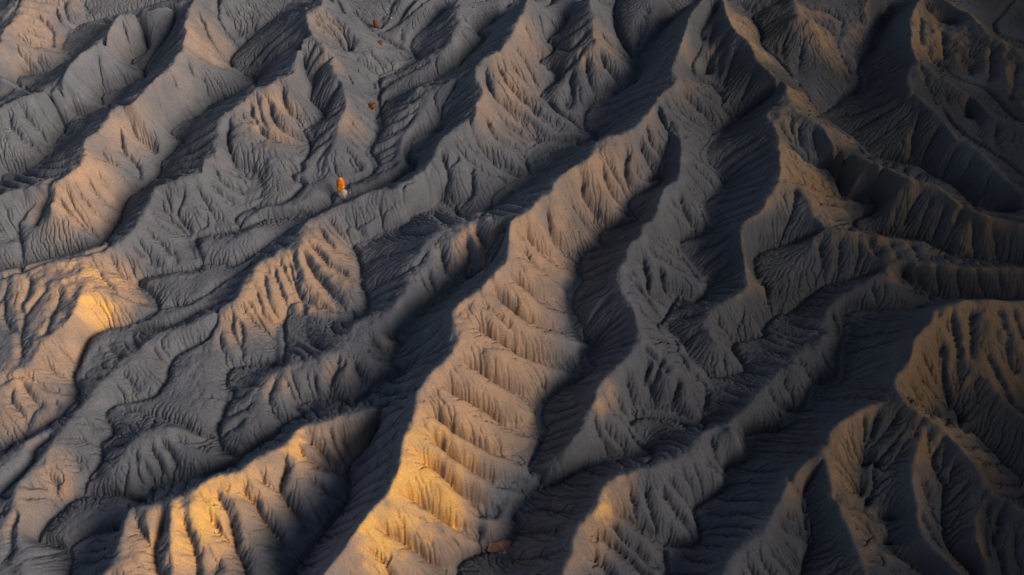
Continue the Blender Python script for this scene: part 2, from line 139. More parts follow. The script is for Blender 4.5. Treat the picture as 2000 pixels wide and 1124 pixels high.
# ---- gullies carved in the flanks: points ; depth ; width ----
GU = [
"62,20 80,35 95,55 97,85;.6","105,10 115,35 135,50;.6","122,0 125,20 139,44;.5","162,2 172,28;.5","28,84 47,112 62,132;.5","65,108 85,128;.5",
"235,38 245,65 253,100 252,114;.7","225,95 240,112 248,118;.5","188,100 192,130 194,165 194,178;.7","172,120 180,145 192,174;.5","158,140 172,160 191,180;.5","130,172 140,205 141,216 126,228;.6","110,190 120,210 124,232;.5","38,210 60,232 78,250 82,272;.6","15,220 20,245 55,276;.5",
"385,20 400,55 420,85 440,112;.7","425,-10 427,25 440,55 462,88;.6","332,140 345,165 375,185 402,205;.6","300,180 320,215 335,250;.7","360,110 372,135 395,150 400,190;.6",
"250,225 262,250 282,270 297,284 311,303 315,316;.8","230,245 233,275 240,286 260,311 266,335 275,343 293,355;.8","195,286 207,306 222,316;.5","185,323 192,341 217,366 237,385 246,388;.7","162,336 180,368 207,391 238,408;.7","147,373 165,393 190,416 233,434;.7","110,388 130,416 160,441 206,468;.7","75,376 45,416 35,456 38,526;.8",
"575,80 525,112 500,135 478,152;.8","549,165 552,195 575,225 592,253;.8","520,192 532,225 557,247 604,272;.8","500,240 515,258 560,272 598,288;.7","645,105 617,132 612,160;.6","660,160 645,190 635,218;.6",
"362,376 347,406 347,423 365,443 379,462;.8","397,401 402,436 383,452;.5","282,443 302,463 325,486 339,496 336,513 312,534;.7","250,481 282,501 317,522 325,533;.6","210,496 232,531 264,550;.7","312,404 335,411 347,415;.4","185,518 220,562 252,580 290,592;.6",
"412,318 425,343 450,361 487,373;.7","447,225 444,255 447,288 460,313 490,332 498,350 490,372 492,392;1","422,376 437,388 468,409;.6","445,320 470,345 487,372;.4",
"5,565 5,607 15,637 33,647 38,690;.6","45,570 42,600 46,612 37,647;.5","90,565 65,592 47,612;.5","117,575 100,605 85,648;.6","200,582 215,612 222,636;.4","0,748 25,735 50,732 72,748 97,762 143,768;.4","27,752 17,770 22,790 40,808 50,820 48,850;.6","77,782 60,807 50,827;.5","102,780 112,802 110,815;.4",
"677,140 690,160 728,184;.5","640,335 660,352 668,365;.3","680,300 690,330;.3",
"827,336 837,353 838,380 845,400;.6","862,293 872,330 862,365 857,390;.8","895,300 872,330;.5","922,318 922,356 917,378 890,396;.6","735,398 745,420 740,440 735,458;.5","690,430 705,455 708,470;.5","640,425 670,455 695,475;.5","620,440 655,480 690,495;.6","600,470 640,510 700,545;.7","590,490 615,530 640,560 660,590 672,622;.8","560,505 575,550 590,590 592,614;.7","535,520 545,560 565,600 560,614;.6","515,530 520,570 540,610 545,630;.6","500,560 510,600 535,635;.6","480,585 500,610 520,650 536,670;.5","465,620 470,660 468,710;.6",
"945,214 963,249 1006,285 1025,307;.8","945,128 960,170 991,199 1024,235 1048,278;.9","1006,82 1038,132 1054,180;.7","1024,43 1056,107;.6","1052,21 1066,74;.5","965,110 985,150 1020,190 1060,225 1090,245;.6","985,250 1010,270 1040,288;.4",
"1170,90 1185,120 1207,150 1210,178;.7","1145,110 1150,150 1168,190;.6","1172,50 1195,82 1222,105 1241,128;.6","1090,90 1120,85 1145,60;.5","1100,140 1120,115;.5",
"1175,318 1185,343 1202,373 1225,396;.8","1225,290 1225,331 1238,377;.7","1140,341 1140,366 1160,401 1175,436 1174,445;.9","1112,381 1140,421 1166,456;.8","1070,393 1077,443 1092,471 1122,502;.9","1022,431 1045,471 1075,498 1121,521;.9","1015,473 1050,511 1082,538 1112,565;.8","1250,270 1270,310 1290,330;.7","1262,240 1275,280 1295,300;.5",
"1332,170 1375,212 1400,260;.8","1305,225 1330,260 1340,262;.4","1400,40 1380,90 1360,140;.5",
"1327,376 1350,426 1357,452;.7","1300,480 1325,500;.5","1255,495 1262,530 1268,560 1300,590;.8","1290,520 1300,560 1315,595;.7","1240,545 1275,590 1290,630;.7","1250,600 1275,622;.5","1270,700 1262,735 1275,750 1268,797;.8","1225,735 1237,770 1242,798;.7","1327,737 1312,777 1302,799;.7","1295,700 1280,735 1275,750;.6","1260,675 1300,720;.4","1155,800 1175,850 1190,885;.5","1180,820 1215,860;.6",
"860,481 870,518 905,543;.7","910,461 915,506 907,540;.7","930,441 957,491 960,508;.7","990,431 957,481;.6","837,530 850,570 842,596;.5","750,640 772,657;.6","720,657 750,685 765,706;.7","715,680 740,695;.4","660,700 645,737 645,757 643,775;.7","690,705 700,727 707,755 706,778;.7","675,705 650,730;.4","610,730 620,775;.5","560,745 580,790;.5","520,765 545,815;.5",
"592,850 625,875 655,908 675,914;.8","660,850 680,873 685,893 680,908;.7","640,835 652,870 675,905;.5","577,863 600,893 650,912;.6","560,880 550,905 543,950 567,978 595,1013 625,1040;.9","500,923 520,935 543,953;.7","470,938 478,960 500,995 525,1028 562,1073 586,1085;.9","437,993 447,1038 452,1060 465,1090 480,1145;.9","400,1005 425,1035 449,1057;.7","350,1005 367,1063 372,1118 374,1150;.8","320,990 310,1010 300,1040 290,1063 295,1088 305,1124 308,1150;.9","262,1018 280,1050 291,1065;.6","420,960 440,1000;.5","600,930 640,960 675,980;.5",
"275,905 295,925;.4","310,860 335,885 345,925;.5","290,870 305,895 312,925;.5",
"140,888 157,910 178,925;.5","90,923 102,938 100,958 105,980 117,995;.6","45,945 82,948 100,958;.4","45,970 85,966 101,970;.4","30,1000 15,1043 12,1080;.4","70,1000 85,1025;.4",
"1305,930 1335,960 1358,988;.6","1292,948 1325,993 1352,1023 1367,1045;.7","1185,985 1232,1005 1270,1035 1297,1063;.9","1190,1003 1220,1043 1275,1093 1300,1108;.8","1155,1028 1200,1063 1262,1115 1275,1140;.9","1160,1080 1200,1124;.7","1230,950 1240,1000 1255,1030;.6","1255,945 1275,1000 1290,1045;.5","1390,850 1400,890 1418,910;.5","1500,760 1530,800;.5","1560,700 1590,740 1598,760;.5","1625,610 1640,645 1650,668;.5","1700,560 1720,600;.4",
"1455,600 1440,640;.4","1480,450 1490,485;.4","1555,365 1545,420 1520,478;.7","1600,470 1608,520 1600,560;.7","1640,470 1640,520 1625,553;.6","1410,110 1400,160;.5","1440,90 1425,140 1405,175;.6","1480,130 1450,190 1420,215;.6",
"1540,60 1530,120 1545,150;.5","1570,90 1555,140;.5","1650,30 1640,90 1660,140;.4","1560,240 1570,290;.5","1590,245 1600,300 1620,328;.6","1650,300 1620,345;.5","1740,345 1730,388;.5","1800,375 1770,430;.6","1850,400 1830,450 1815,475;.6","1900,430 1905,480 1912,503;.5","1940,440 1950,508;.5",
"1760,512 1765,545;.4","1790,518 1800,560;.5","1830,518 1840,570;.5","1870,520 1880,572;.5","1910,525 1925,575;.5","1950,523 1965,575;.5","1700,462 1712,490;.4","1740,470 1755,498;.4","1780,474 1795,505;.4","1860,610 1870,660 1875,690;.7","1850,620 1862,660;.5","1900,600 1902,650 1898,690;.7","1800,680 1830,740;.6","1785,750 1800,790;.5","1835,680 1840,740;.5","1870,700 1862,760;.6","1910,740 1890,800;.6","1950,600 1970,650;.5","1980,600 2000,655;.5","1965,660 1985,720;.5",
"1720,800 1705,850 1700,900;.7","1760,795 1730,850 1705,905;.7","1690,810 1695,860 1702,900;.6","1655,890 1675,930 1692,960;.6","1625,960 1660,985 1690,990;.6","1815,840 1820,880 1832,920;.7","1850,860 1835,920;.6","1800,930 1830,1000 1843,1040;.7","1870,900 1840,960;.5","1800,1000 1835,1060;.5","1940,970 1930,1030 1935,1080;.6","1690,1010 1705,1040 1738,1070;.6","1540,930 1565,960;.5","1520,1020 1560,1035 1580,1048;.7","1535,1000 1575,1030;.4",
"1800,210 1790,260 1780,320;.6","1840,240 1810,300 1800,322;.6","1870,280 1850,330;.6","1900,300 1890,370;.5","1940,330 1925,400;.5","1820,170 1830,200;.5","1850,180 1862,235;.5","1900,200 1910,270;.6","1950,240 1950,300;.5","1800,30 1800,80;.5","1840,60 1845,110;.5","1940,90 1925,160;.6","1990,120 1975,190;.5","1800,130 1815,170;.4",
]
# ochre / tan soil patches: x,y,radius px,strength
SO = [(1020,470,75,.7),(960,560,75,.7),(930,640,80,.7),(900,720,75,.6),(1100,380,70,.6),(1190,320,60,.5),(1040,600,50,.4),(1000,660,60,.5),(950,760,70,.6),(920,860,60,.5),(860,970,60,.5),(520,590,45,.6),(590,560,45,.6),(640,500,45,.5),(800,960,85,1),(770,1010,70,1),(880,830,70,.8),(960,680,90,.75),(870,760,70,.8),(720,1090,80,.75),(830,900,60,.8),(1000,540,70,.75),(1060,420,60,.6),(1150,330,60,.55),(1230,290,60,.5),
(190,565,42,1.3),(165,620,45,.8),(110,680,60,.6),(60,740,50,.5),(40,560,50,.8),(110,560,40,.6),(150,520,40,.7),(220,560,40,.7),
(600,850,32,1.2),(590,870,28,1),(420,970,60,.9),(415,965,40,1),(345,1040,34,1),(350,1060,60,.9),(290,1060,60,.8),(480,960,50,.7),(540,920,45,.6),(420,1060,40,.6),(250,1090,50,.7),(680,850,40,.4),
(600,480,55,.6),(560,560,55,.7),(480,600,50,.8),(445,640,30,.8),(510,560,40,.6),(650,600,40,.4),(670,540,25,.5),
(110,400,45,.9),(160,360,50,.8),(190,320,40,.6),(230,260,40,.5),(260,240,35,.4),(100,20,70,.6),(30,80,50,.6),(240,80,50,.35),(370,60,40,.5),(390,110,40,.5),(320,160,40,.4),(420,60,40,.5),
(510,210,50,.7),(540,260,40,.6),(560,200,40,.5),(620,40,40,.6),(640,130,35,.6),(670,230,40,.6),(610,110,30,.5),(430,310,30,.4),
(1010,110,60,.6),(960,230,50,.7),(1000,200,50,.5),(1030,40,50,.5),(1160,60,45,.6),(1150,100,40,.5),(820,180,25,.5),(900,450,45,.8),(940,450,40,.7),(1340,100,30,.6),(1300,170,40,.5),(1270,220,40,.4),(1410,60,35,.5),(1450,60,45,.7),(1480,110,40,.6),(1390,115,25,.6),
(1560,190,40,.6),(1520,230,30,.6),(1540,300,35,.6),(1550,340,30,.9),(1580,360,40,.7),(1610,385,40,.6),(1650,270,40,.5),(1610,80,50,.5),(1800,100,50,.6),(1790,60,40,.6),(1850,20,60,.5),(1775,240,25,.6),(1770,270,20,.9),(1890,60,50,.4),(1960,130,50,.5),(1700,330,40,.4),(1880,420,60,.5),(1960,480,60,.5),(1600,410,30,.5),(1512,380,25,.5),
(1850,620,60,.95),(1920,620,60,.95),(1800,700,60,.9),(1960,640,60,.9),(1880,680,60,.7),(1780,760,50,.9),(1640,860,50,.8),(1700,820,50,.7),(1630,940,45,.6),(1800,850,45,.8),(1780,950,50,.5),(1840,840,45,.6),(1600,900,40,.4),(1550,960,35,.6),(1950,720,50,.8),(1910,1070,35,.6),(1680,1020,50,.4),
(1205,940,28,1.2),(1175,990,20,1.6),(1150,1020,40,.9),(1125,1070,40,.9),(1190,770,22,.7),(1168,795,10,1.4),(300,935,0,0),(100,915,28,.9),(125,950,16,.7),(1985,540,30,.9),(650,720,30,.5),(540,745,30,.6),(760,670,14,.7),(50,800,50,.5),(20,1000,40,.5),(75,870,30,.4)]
PROF, FULL = 1.9, .85
GDEPTH, GWID = 2.6, .85
WASH, CRACK = 2.6, .10
AUTO = 1.35
RIB = 3.6
RILL_N, RILL_K, RILL_D = 8, 0.003, 0.10
SHALE_A, SHALE_B, SHALE_C = (.11, .126, .155, 1), (.155, .172, .205, 1), (.19, .203, .23, 1)
TAN_A, TAN_B, GOLD = (.44, .305, .215, 1), (.55, .365, .235, 1), (.82, .50, .17, 1)
TAN_EAST = (.31, .205, .105, 1)
DIM_SHALE = (.066, .071, .08, 1)  # dark shale tone for the shade painted in on the right
RIDGE_LABELS = {
'A': 'low ribbed ridge in the top left corner, tan along its crest', 'A0': 'slope at the very top left corner', 'B': 'second ridge from the top left corner, grey with dark rills',
'C': 'long ribbed ridge with a tan nose, third from the top left corner', 'D': 'grey ridge with a pale yellow patch, winding down to the left edge', 'E': 'narrow spur running down to the orange balanced boulder',
'F': 'short spur beside the leaning red slab near the top', 'G': 'very long low grey ridge winding past the orange boulder to the bottom left corner', 'H': 'dark low ridge at the top centre', 'I': 'short dark spurs at the top edge right of the red slab',
'J': 'low grey lobes between the winding washes at the left', 'K': 'smooth S shaped grey ridge in the left centre', 'L': 'isolated round grey hill above the golden ridge at the lower left', 'M': 'low dark swells in the bottom left corner',
'N': 'golden ribbed ridge at the bottom left', 'O': 'low grey ridge left of the tall central ridge', 'P': 'tall golden central ridge with rounded ribs running to the bottom edge', 'Q': 'grey pyramid shaped ridge at the top right of centre',
'R': 'grey zigzag ridge right of the tall central ridge', 'S': 'sharp ochre edged ridge crossing the upper right', 'T': 'long dark ridge ending in a tan crest at the bottom, right of centre', 'U': 'dark rounded ridge at the bottom right of centre',
'V': 'ochre ridge with braided ribs at the right edge', 'W': 'thin crested dark spurs in the bottom right corner', 'X': 'dark peaked ridge at the top right', 'Y': 'sharp crested ridge in the top right corner', 'OFF': 'outlying rises around the edge of the view'}
SHADE_MESA = 72.0  # height of the unseen rise added for shading
# ------------------------------------------------------------------ survey -> ground coordinates
ZS = 0.97                       # height scale of the surveyed relief
X0, X1, Y0, Y1, RES = -93.0, 93.0, 24.0, 135.0, 0.11
NX = int((X1 - X0) / RES) + 1
NY = int((Y1 - Y0) / RES) + 1
FP = 1000.0 / math.tan(HFOV / 2)
rng = np.random.default_rng(7)

def ray(px, py):
    a = (px - 1000.0) / FP
    b = (562.0 - py) / FP
    return a, math.cos(PITCH) + b * math.sin(PITCH), -math.sin(PITCH) + b * math.cos(PITCH)

def ground(px, py, z):
    dx, dy, dz = ray(px, py)
    t = (z - CAM_H) / dz
    return dx * t, dy * t

def parse(s):
    f = s.split(';')
    pts = np.array([[float(v) for v in p.split(',')] for p in f[0].split()])
    zs = [float(v) for v in f[1].split(',')]
    return pts, zs

def smooth_line(P, step):
    """Catmull-Rom through the points, resampled every `step` units"""
    if len(P) > 2:
        Q = np.vstack([2 * P[0] - P[1], P, 2 * P[-1] - P[-2]])
        out = []
        for i in range(1, len(Q) - 2):
            p0, p1, p2, p3 = Q[i - 1:i + 3]
            t = np.linspace(0, 1, 9)[:-1, None]
            out.append(0.5 * (2 * p1 + (p2 - p0) * t + (2 * p0 - 5 * p1 + 4 * p2 - p3) * t ** 2 + (3 * p1 - p0 - 3 * p2 + p3) * t ** 3))
        P = np.vstack(out + [P[-1:]])
    L = np.concatenate([[0], np.cumsum(np.hypot(*np.diff(P, axis=0).T))])
    n = max(2, int(L[-1] / step))
    s = np.linspace(0, L[-1], n)
    return np.column_stack([np.interp(s, L, P[:, k]) for k in range(P.shape[1])]), s / L[-1]

def knots(zs, s):
    return np.full_like(s, zs[0]) if len(zs) == 1 else np.interp(s, np.linspace(0, 1, len(zs)), zs)

def raster_lines(lines, scale=1.0):
    """-> (grid index, height) samples of the polylines on the ground"""
    ii, zz = [], []
    for s in lines:
        pts, zs = parse(s)
        P, t = smooth_line(pts, 3.0)
        z = knots(zs, t) * scale * (1 - .36 * np.exp(-((P[:, 0] - 330) / 330) ** 2 - ((P[:, 1] - 660) / 250) ** 2))
        W = np.array([ground(p[0], p[1], h) for p, h in zip(P, z)])
        W3, _ = smooth_line(np.column_stack([W, z])[:, :], RES * 0.6) if len(W) > 1 else (np.column_stack([W, z]), 0)
        gx = np.rint((W3[:, 0] - X0) / RES).astype(int)
        gy = np.rint((W3[:, 1] - Y0) / RES).astype(int)
        ok = (gx >= 0) & (gx < NX) & (gy >= 0) & (gy < NY)
        ii.append(gy[ok] * NX + gx[ok])
        zz.append(W3[ok, 2])
    return np.concatenate(ii), np.concatenate(zz)

CR['OFF'] = OFF
crest_all = []
crest_id = []
names = list(CR)
lab_i, lab_v = [], []
for k, nm in enumerate(names):
    i, z = raster_lines(CR[nm], ZS)
    crest_all.append((i, z))
    lab_i.append(i)
    lab_v.append(np.full(len(i), k))
vi, vz = raster_lines(VA, ZS)
ci = np.concatenate([c[0] for c in crest_all])
cz = np.concatenate([c[1] for c in crest_all])

def down2(a, m):
    h, w = a.shape
    H2, W2 = (h + 1) // 2, (w + 1) // 2
    ap = np.zeros((H2 * 2, W2 * 2), np.float32)
    mp = np.zeros((H2 * 2, W2 * 2), np.float32)
    ap[:h, :w] = a * m
    mp[:h, :w] = m
    s = ap.reshape(H2, 2, W2, 2).sum((1, 3))
    c = mp.reshape(H2, 2, W2, 2).sum((1, 3))
    return np.where(c > 0, s / np.maximum(c, 1e-6), 0).astype(np.float32), (c > 0).astype(np.float32)

def up2(a, shape):
    b = np.repeat(np.repeat(a, 2, 0), 2, 1)[:shape[0], :shape[1]]
    return blur(b, 1)

def blur(a, n):
    a = a.astype(np.float32)
    for _ in range(n):
        p = np.pad(a, 1, mode='edge')
        a = 0.25 * p[1:-1, 1:-1] * 2 + 0.125 * (p[:-2, 1:-1] + p[2:, 1:-1] + p[1:-1, :-2] + p[1:-1, 2:])
    return a

def solve(val, mask, k, h, stop=0):
    """Laplace / Poisson surface through the fixed cells, coarse to fine"""
    levels = [(val.astype(np.float32), mask.astype(np.float32))]
    while min(levels[-1][0].shape) > 24:
        levels.append(down2(*levels[-1]))
    z = np.full(levels[-1][0].shape, float(val[mask > 0].mean()), np.float32)
    for li in range(len(levels) - 1, stop - 1, -1):
        v, m = levels[li]
        if z.shape != v.shape:
            z = up2(z, v.shape)
        fixed = m > 0
        src = np.float32(k * (h * 2 ** li) ** 2)
        n = 500 if li > 3 else (160, 130, 160, 250)[li]
        z[fixed] = v[fixed]
        yy, xx = np.indices(z.shape)
        par = ((yy + xx) & 1).astype(bool)
        free = (~fixed).astype(np.float32) * np.float32(1.75 if li else 1.6)
        w = [free * (~par), free * par]
        for it in range(n):
            for c in (0, 1):
                p = np.pad(z, 1, mode='edge')
                r = (p[:-2, 1:-1] + p[2:, 1:-1] + p[1:-1, :-2] + p[1:-1, 2:] + src) * np.float32(0.25) - z
                z += r * w[c]
    for li in range(stop - 1, -1, -1):
        z = up2(z, levels[li][0].shape)
    return z

def scatter(idx, z):
    s = np.bincount(idx, z, NX * NY)
    c = np.bincount(idx, minlength=NX * NY)
    return (s / np.maximum(c, 1)).reshape(NY, NX), (c > 0).reshape(NY, NX)

# off-frame continuation: the relief goes on as plain rises and hollows
cv, cm = scatter(np.concatenate([ci, vi]), np.concatenate([cz, vz]))
base = solve(cv, cm, 0.0, RES)

# which ridge each patch of ground belongs to: climb to the crest
lab = np.full(NX * NY, -1, np.int32)
lab[np.concatenate(lab_i)] = np.concatenate(lab_v)

def neighbours(z):
    p = np.pad(z, 1, mode='edge')
    H, W = z.shape
    return [(dy, dx, p[1 + dy:1 + dy + H, 1 + dx:1 + dx + W]) for dy in (-1, 0, 1) for dx in (-1, 0, 1) if dy or dx]

best = base.copy()
up = np.arange(NX * NY).reshape(NY, NX)
gid = up.copy()
for dy, dx, nb in neighbours(base):
    b = nb > best
    best = np.where(b, nb, best)
    tgt = np.clip(gid + dy * NX + dx, 0, NX * NY - 1)
    up = np.where(b, tgt, up)
up = up.ravel().copy()
sel = lab >= 0
up[sel] = np.nonzero(sel)[0]
for _ in range(13):
    up = up[up]
lab = lab[up].reshape(NY, NX)
for _ in range(200):
    if not (lab < 0).any():
        break
    for dy, dx, nb in neighbours(lab):
        lab = np.where(lab < 0, nb, lab)
del best, up

# ------------------------------------------------------------------ noise helpers
def vnoise(cells, seed):
    """smooth value noise on the grid with the given cell size in metres"""
    g = np.random.default_rng(seed)
    ny, nx = int((Y1 - Y0) / cells) + 4, int((X1 - X0) / cells) + 4
    t = g.random((ny, nx)).astype(np.float32) * 2 - 1
    fy = np.arange(NY, dtype=np.float32) * RES / cells
    fx = np.arange(NX, dtype=np.float32) * RES / cells
    iy, ix = fy.astype(int), fx.astype(int)
    ay, ax = fy - iy, fx - ix
    ay = (ay * ay * (3 - 2 * ay))[:, None]
    ax = (ax * ax * (3 - 2 * ax))[None, :]
    A, B = t[iy][:, ix], t[iy][:, ix + 1]
    C, D = t[iy + 1][:, ix], t[iy + 1][:, ix + 1]
    return (A * (1 - ax) + B * ax) * (1 - ay) + (C * (1 - ax) + D * ax) * ay

# ------------------------------------------------------------------ rounded flanks
ca, cma = scatter(ci, cz)
va_, vma = scatter(vi, vz)
ztop = blur(solve(ca, cma, 0.0, RES, 2), 6)        # envelope of the crests
zbot = blur(solve(va_, vma, 0.0, RES, 2), 6)       # envelope of the washes
ua, uma = scatter(np.concatenate([ci, vi]), np.concatenate([np.ones(len(ci)), np.zeros(len(vi))]))
u = np.clip(solve(ua, uma, 0.0, RES), 0, 1)
wr = np.clip(((X0 + np.arange(NX) * RES) - 16) / 16, 0, 1).astype(np.float32)[None, :]
wr = wr * wr * (3 - 2 * wr)                        # sharper, more angular relief in the right-hand country
full = zbot + (ztop - zbot) * (1 - (1 - u) ** (PROF - .35 * wr))
fw = FULL - .5 * wr
z = blur(base * (1 - fw) + full * fw, 2)

# ------------------------------------------------------------------ gullies between the ribs
def sample(a, x, y):
    gx = np.clip(((x - X0) / RES), 0, NX - 2)
    gy = np.clip(((y - Y0) / RES), 0, NY - 2)
    ix, iy = int(gx), int(gy)
    fx, fy = gx - ix, gy - iy
    return (a[iy, ix] * (1 - fx) + a[iy, ix + 1] * fx) * (1 - fy) + (a[iy + 1, ix] * (1 - fx) + a[iy + 1, ix + 1] * fx) * fy

def hit(px, py, a):
    """where the survey ray meets the surface a"""
    dx, dy, dz = ray(px, py)
    prev = (10.0 - CAM_H) / dz
    t = prev
    for _ in range(200):
        t += 0.25
        if CAM_H + dz * t <= sample(a, dx * t, dy * t):
            lo, hi = t - 0.25, t
            for _ in range(6):
                m = 0.5 * (lo + hi)
                if CAM_H + dz * m <= sample(a, dx * m, dy * m):
                    hi = m
                else:
                    lo = m
            t = hi
            break
    return dx * t, dy * t

gul = list(GU)
wash = [v.split(';')[0] + ';.45' for v in VA]
ribs = []
for s in CR['P'][1:]:                          # the ribs of the tall ridge, a gully midway between each two
    pts, zs = parse(s)
    if pts[0][1] > 490 and pts[0][0] < 1010:
        P, t = smooth_line(pts, 3.0)
        hz = knots(zs, t) * ZS
        W = np.array([ground(p[0], p[1], h) for p, h in zip(P, hz)])
        q = np.linspace(0, 1, 40)
        ribs.append((pts[0][1], np.column_stack([np.interp(q, t, W[:, 0]), np.interp(q, t, W[:, 1])])))
ribs.sort(key=lambda r: r[0])
mids = [(.5 * (ribs[i][1] + ribs[i + 1][1]))[2:] for i in range(len(ribs) - 1)]
carve = np.zeros((NY, NX), np.float32)

def cut_line(W, depth, wid, R, sharp):
    gx0 = max(0, int((W[:, 0].min() - R - X0) / RES)); gx1 = min(NX, int((W[:, 0].max() + R - X0) / RES) + 1)
    gy0 = max(0, int((W[:, 1].min() - R - Y0) / RES)); gy1 = min(NY, int((W[:, 1].max() + R - Y0) / RES) + 1)
    if gx1 <= gx0 or gy1 <= gy0:
        return
    xs = (X0 + np.arange(gx0, gx1) * RES).astype(np.float32)[None, :]
    ys = (Y0 + np.arange(gy0, gy1) * RES).astype(np.float32)[:, None]
    c = np.zeros((gy1 - gy0, gx1 - gx0), np.float32)
    for (wx, wy), d, w in zip(W, depth, wid):
        ix0 = max(0, int((wx - R - X0) / RES) - gx0); ix1 = max(0, int((wx + R - X0) / RES) - gx0)
        iy0 = max(0, int((wy - R - Y0) / RES) - gy0); iy1 = max(0, int((wy + R - Y0) / RES) - gy0)
        X_, Y_ = xs[:, ix0:ix1], ys[iy0:iy1]
        if X_.size == 0 or Y_.size == 0:
            continue
        r = np.sqrt((X_ - np.float32(wx)) ** 2 + (Y_ - np.float32(wy)) ** 2)
        v = np.float32(d) * (.8 * np.exp(-r / np.float32(w)) + np.float32(sharp) * np.exp(-r / np.float32(.2))) * np.clip((R - r) / R, 0, 1)
        np.maximum(c[iy0:iy1, ix0:ix1], v, out=c[iy0:iy1, ix0:ix1])
    sub = carve[gy0:gy1, gx0:gx1]
    np.maximum(sub, c, out=sub)

def wander(W, amt):
    jit = np.cumsum(rng.normal(0, amt, (len(W), 2)), 0)
    jit -= np.linspace(0, 1, len(W))[:, None] * jit[-1]
    return W + jit

wash_cut = None
for k, s in enumerate(wash + gul):
    if k == len(wash):
        wash_cut = carve.copy()
    pts, dd = parse(s)
    is_wash = k < len(wash)
    P, t = smooth_line(pts, 5.0)
    W = np.array([hit(p[0], p[1], z) for p in P])
    W, t = smooth_line(W, 0.25)
    W = wander(W, .05)
    if is_wash:
        cut_line(W, dd[0] * WASH * np.minimum(1, t / .14), np.full_like(t, .36), 1.8, .1)
    else:
        soft = float(np.clip((720 - pts[:, 0].mean()) / 150, 0, 1)) * float(np.clip((pts[:, 1].mean() - 300) / 100, 0, 1)) * float(np.clip((900 - pts[:, 1].mean()) / 60, 0, 1))
        cut_line(W, (1 - .4 * soft) * dd[0] * GDEPTH * np.minimum(1, t / 0.12) ** 0.8, GWID * (0.55 + 0.45 * np.minimum(1, t / .5)) * (0.6 + 0.5 * min(dd[0], 1.2)) * (1 - .55 * soft), 4.2, .3)

for W in mids:
    W, t = smooth_line(W, .25)
    cut_line(wander(W, .04), RIB * np.minimum(1, t / .12) ** .7, .5 + .25 * np.minimum(1, t / .4), 4.2, .3)

# smaller gullies wherever a flank is still unbroken: they run straight down the slope
zsm = blur(z, 10)
gY, gX = np.gradient(zsm, RES)
seeds = []
side_p = -1                                    # the scarp side of the tall ridge
for nm in names:
    for si, s in enumerate(CR[nm]):
        pts, zs = parse(s)
        P, t = smooth_line(pts, 4.0)
        major = si == 0 or len(pts) > 9
        hz = knots(zs, t) * ZS
        W = np.array([hit(p[0], p[1], z) for p in P])
        W, t = smooth_line(W, .2)
        d = 0.6
        while d < len(W) * .2 - .5:
            i = int(d / .2)
            T = W[min(i + 2, len(W) - 1)] - W[max(i - 2, 0)]
            T = T / (np.hypot(*T) + 1e-6)
            for sgn in (-1, 1):
                seeds.append((W[i][0] - sgn * T[1] * .7, W[i][1] + sgn * T[0] * .7, major and nm != 'P' or (nm == 'P' and sgn == side_p)))
            d += rng.uniform(1.0, 2.2)
seeds = [seeds[i] for i in rng.permutation(len(seeds))]
seeds.sort(key=lambda q: not q[2])
n_auto = 0
for sx, sy, major in seeds:
    x, y = sx, sy
    path = []
    for _ in range(70):
        ix, iy = int((x - X0) / RES), int((y - Y0) / RES)
        if not (3 < ix < NX - 4 and 3 < iy < NY - 4):
            break
        gx_, gy_ = -gX[iy, ix], -gY[iy, ix]
        sl = math.hypot(gx_, gy_)
        if sl < .14 or u[iy, ix] < .05:
            break
        path.append((x, y))
        if carve[iy, ix] > .42 and len(path) > 4:
            break
        x += gx_ / sl * .25
        y += gy_ / sl * .25
    if len(path) < 8:
        continue
    W = np.array(path)
    m = W[:max(4, len(W) // 2)]
    cm_ = np.mean([carve[int((b - Y0) / RES), int((a - X0) / RES)] for a, b in m])
    if cm_ > (.12 if major else .3):
        continue
    L = len(W) * .25
    t = np.linspace(0, 1, len(W))
    dep = min(.95, .13 * L + .15) * rng.uniform(.6, 1.15)
    if not major:
        cut_line(wander(W, .03), dep * rng.uniform(.03, .17) * np.minimum(1, t / .4), .16 + .12 * t, 1.2, .25)
        n_auto += 1
        continue
    cut_line(wander(W, .045), dep * AUTO * np.minimum(1, t / .25) ** .8, (.35 + .09 * min(L, 6)) * (.7 + .3 * t), 3.0, .3)
    n_auto += 1
print('auto gullies', n_auto, len(seeds))
vd = np.zeros((NY, NX), np.float32)
carve = np.minimum(carve * (1 - .4 * wr), np.maximum(.72 * (z - zbot), 0) + .15)
carve = np.maximum(carve, wash_cut)      # a gully never cuts below its wash
z = z - carve + 0.12 * GDEPTH * (1 - np.exp(-carve))
z = z + 0.16 * vnoise(3.1, 1) + 0.07 * vnoise(1.3, 2) + u ** 4 * (.14 * vnoise(.9, 3) + .07 * vnoise(.4, 4))

# ------------------------------------------------------------------ running water: branching rills
def flow(z, seed):
    g = np.random.default_rng(seed)
    H, W = z.shape
    best = np.zeros((H, W), np.float32)
    rec = gid.copy()
    slope = np.zeros((H, W), np.float32)
    for dy, dx, nb in neighbours(z):
        s = (z - nb) * np.float32(1 / math.hypot(dx, dy))
        sc = s * (0.8 + 0.4 * g.random((H, W), dtype=np.float32))
        b = (sc > best) & (s > 0)
        best = np.where(b, sc, best)
        slope = np.where(b, s, slope)
        rec = np.where(b, np.clip(gid + dy * W + dx, 0, H * W - 1), rec)
    order = np.argsort(-z, axis=None, kind='stable').tolist()
    r = rec.ravel().tolist()
    a = [1.0] * (H * W)
    for i in order:
        j = r[i]
        if j != i:
            a[j] += a[i]
    return np.array(a, np.float32).reshape(H, W), slope / np.float32(RES)

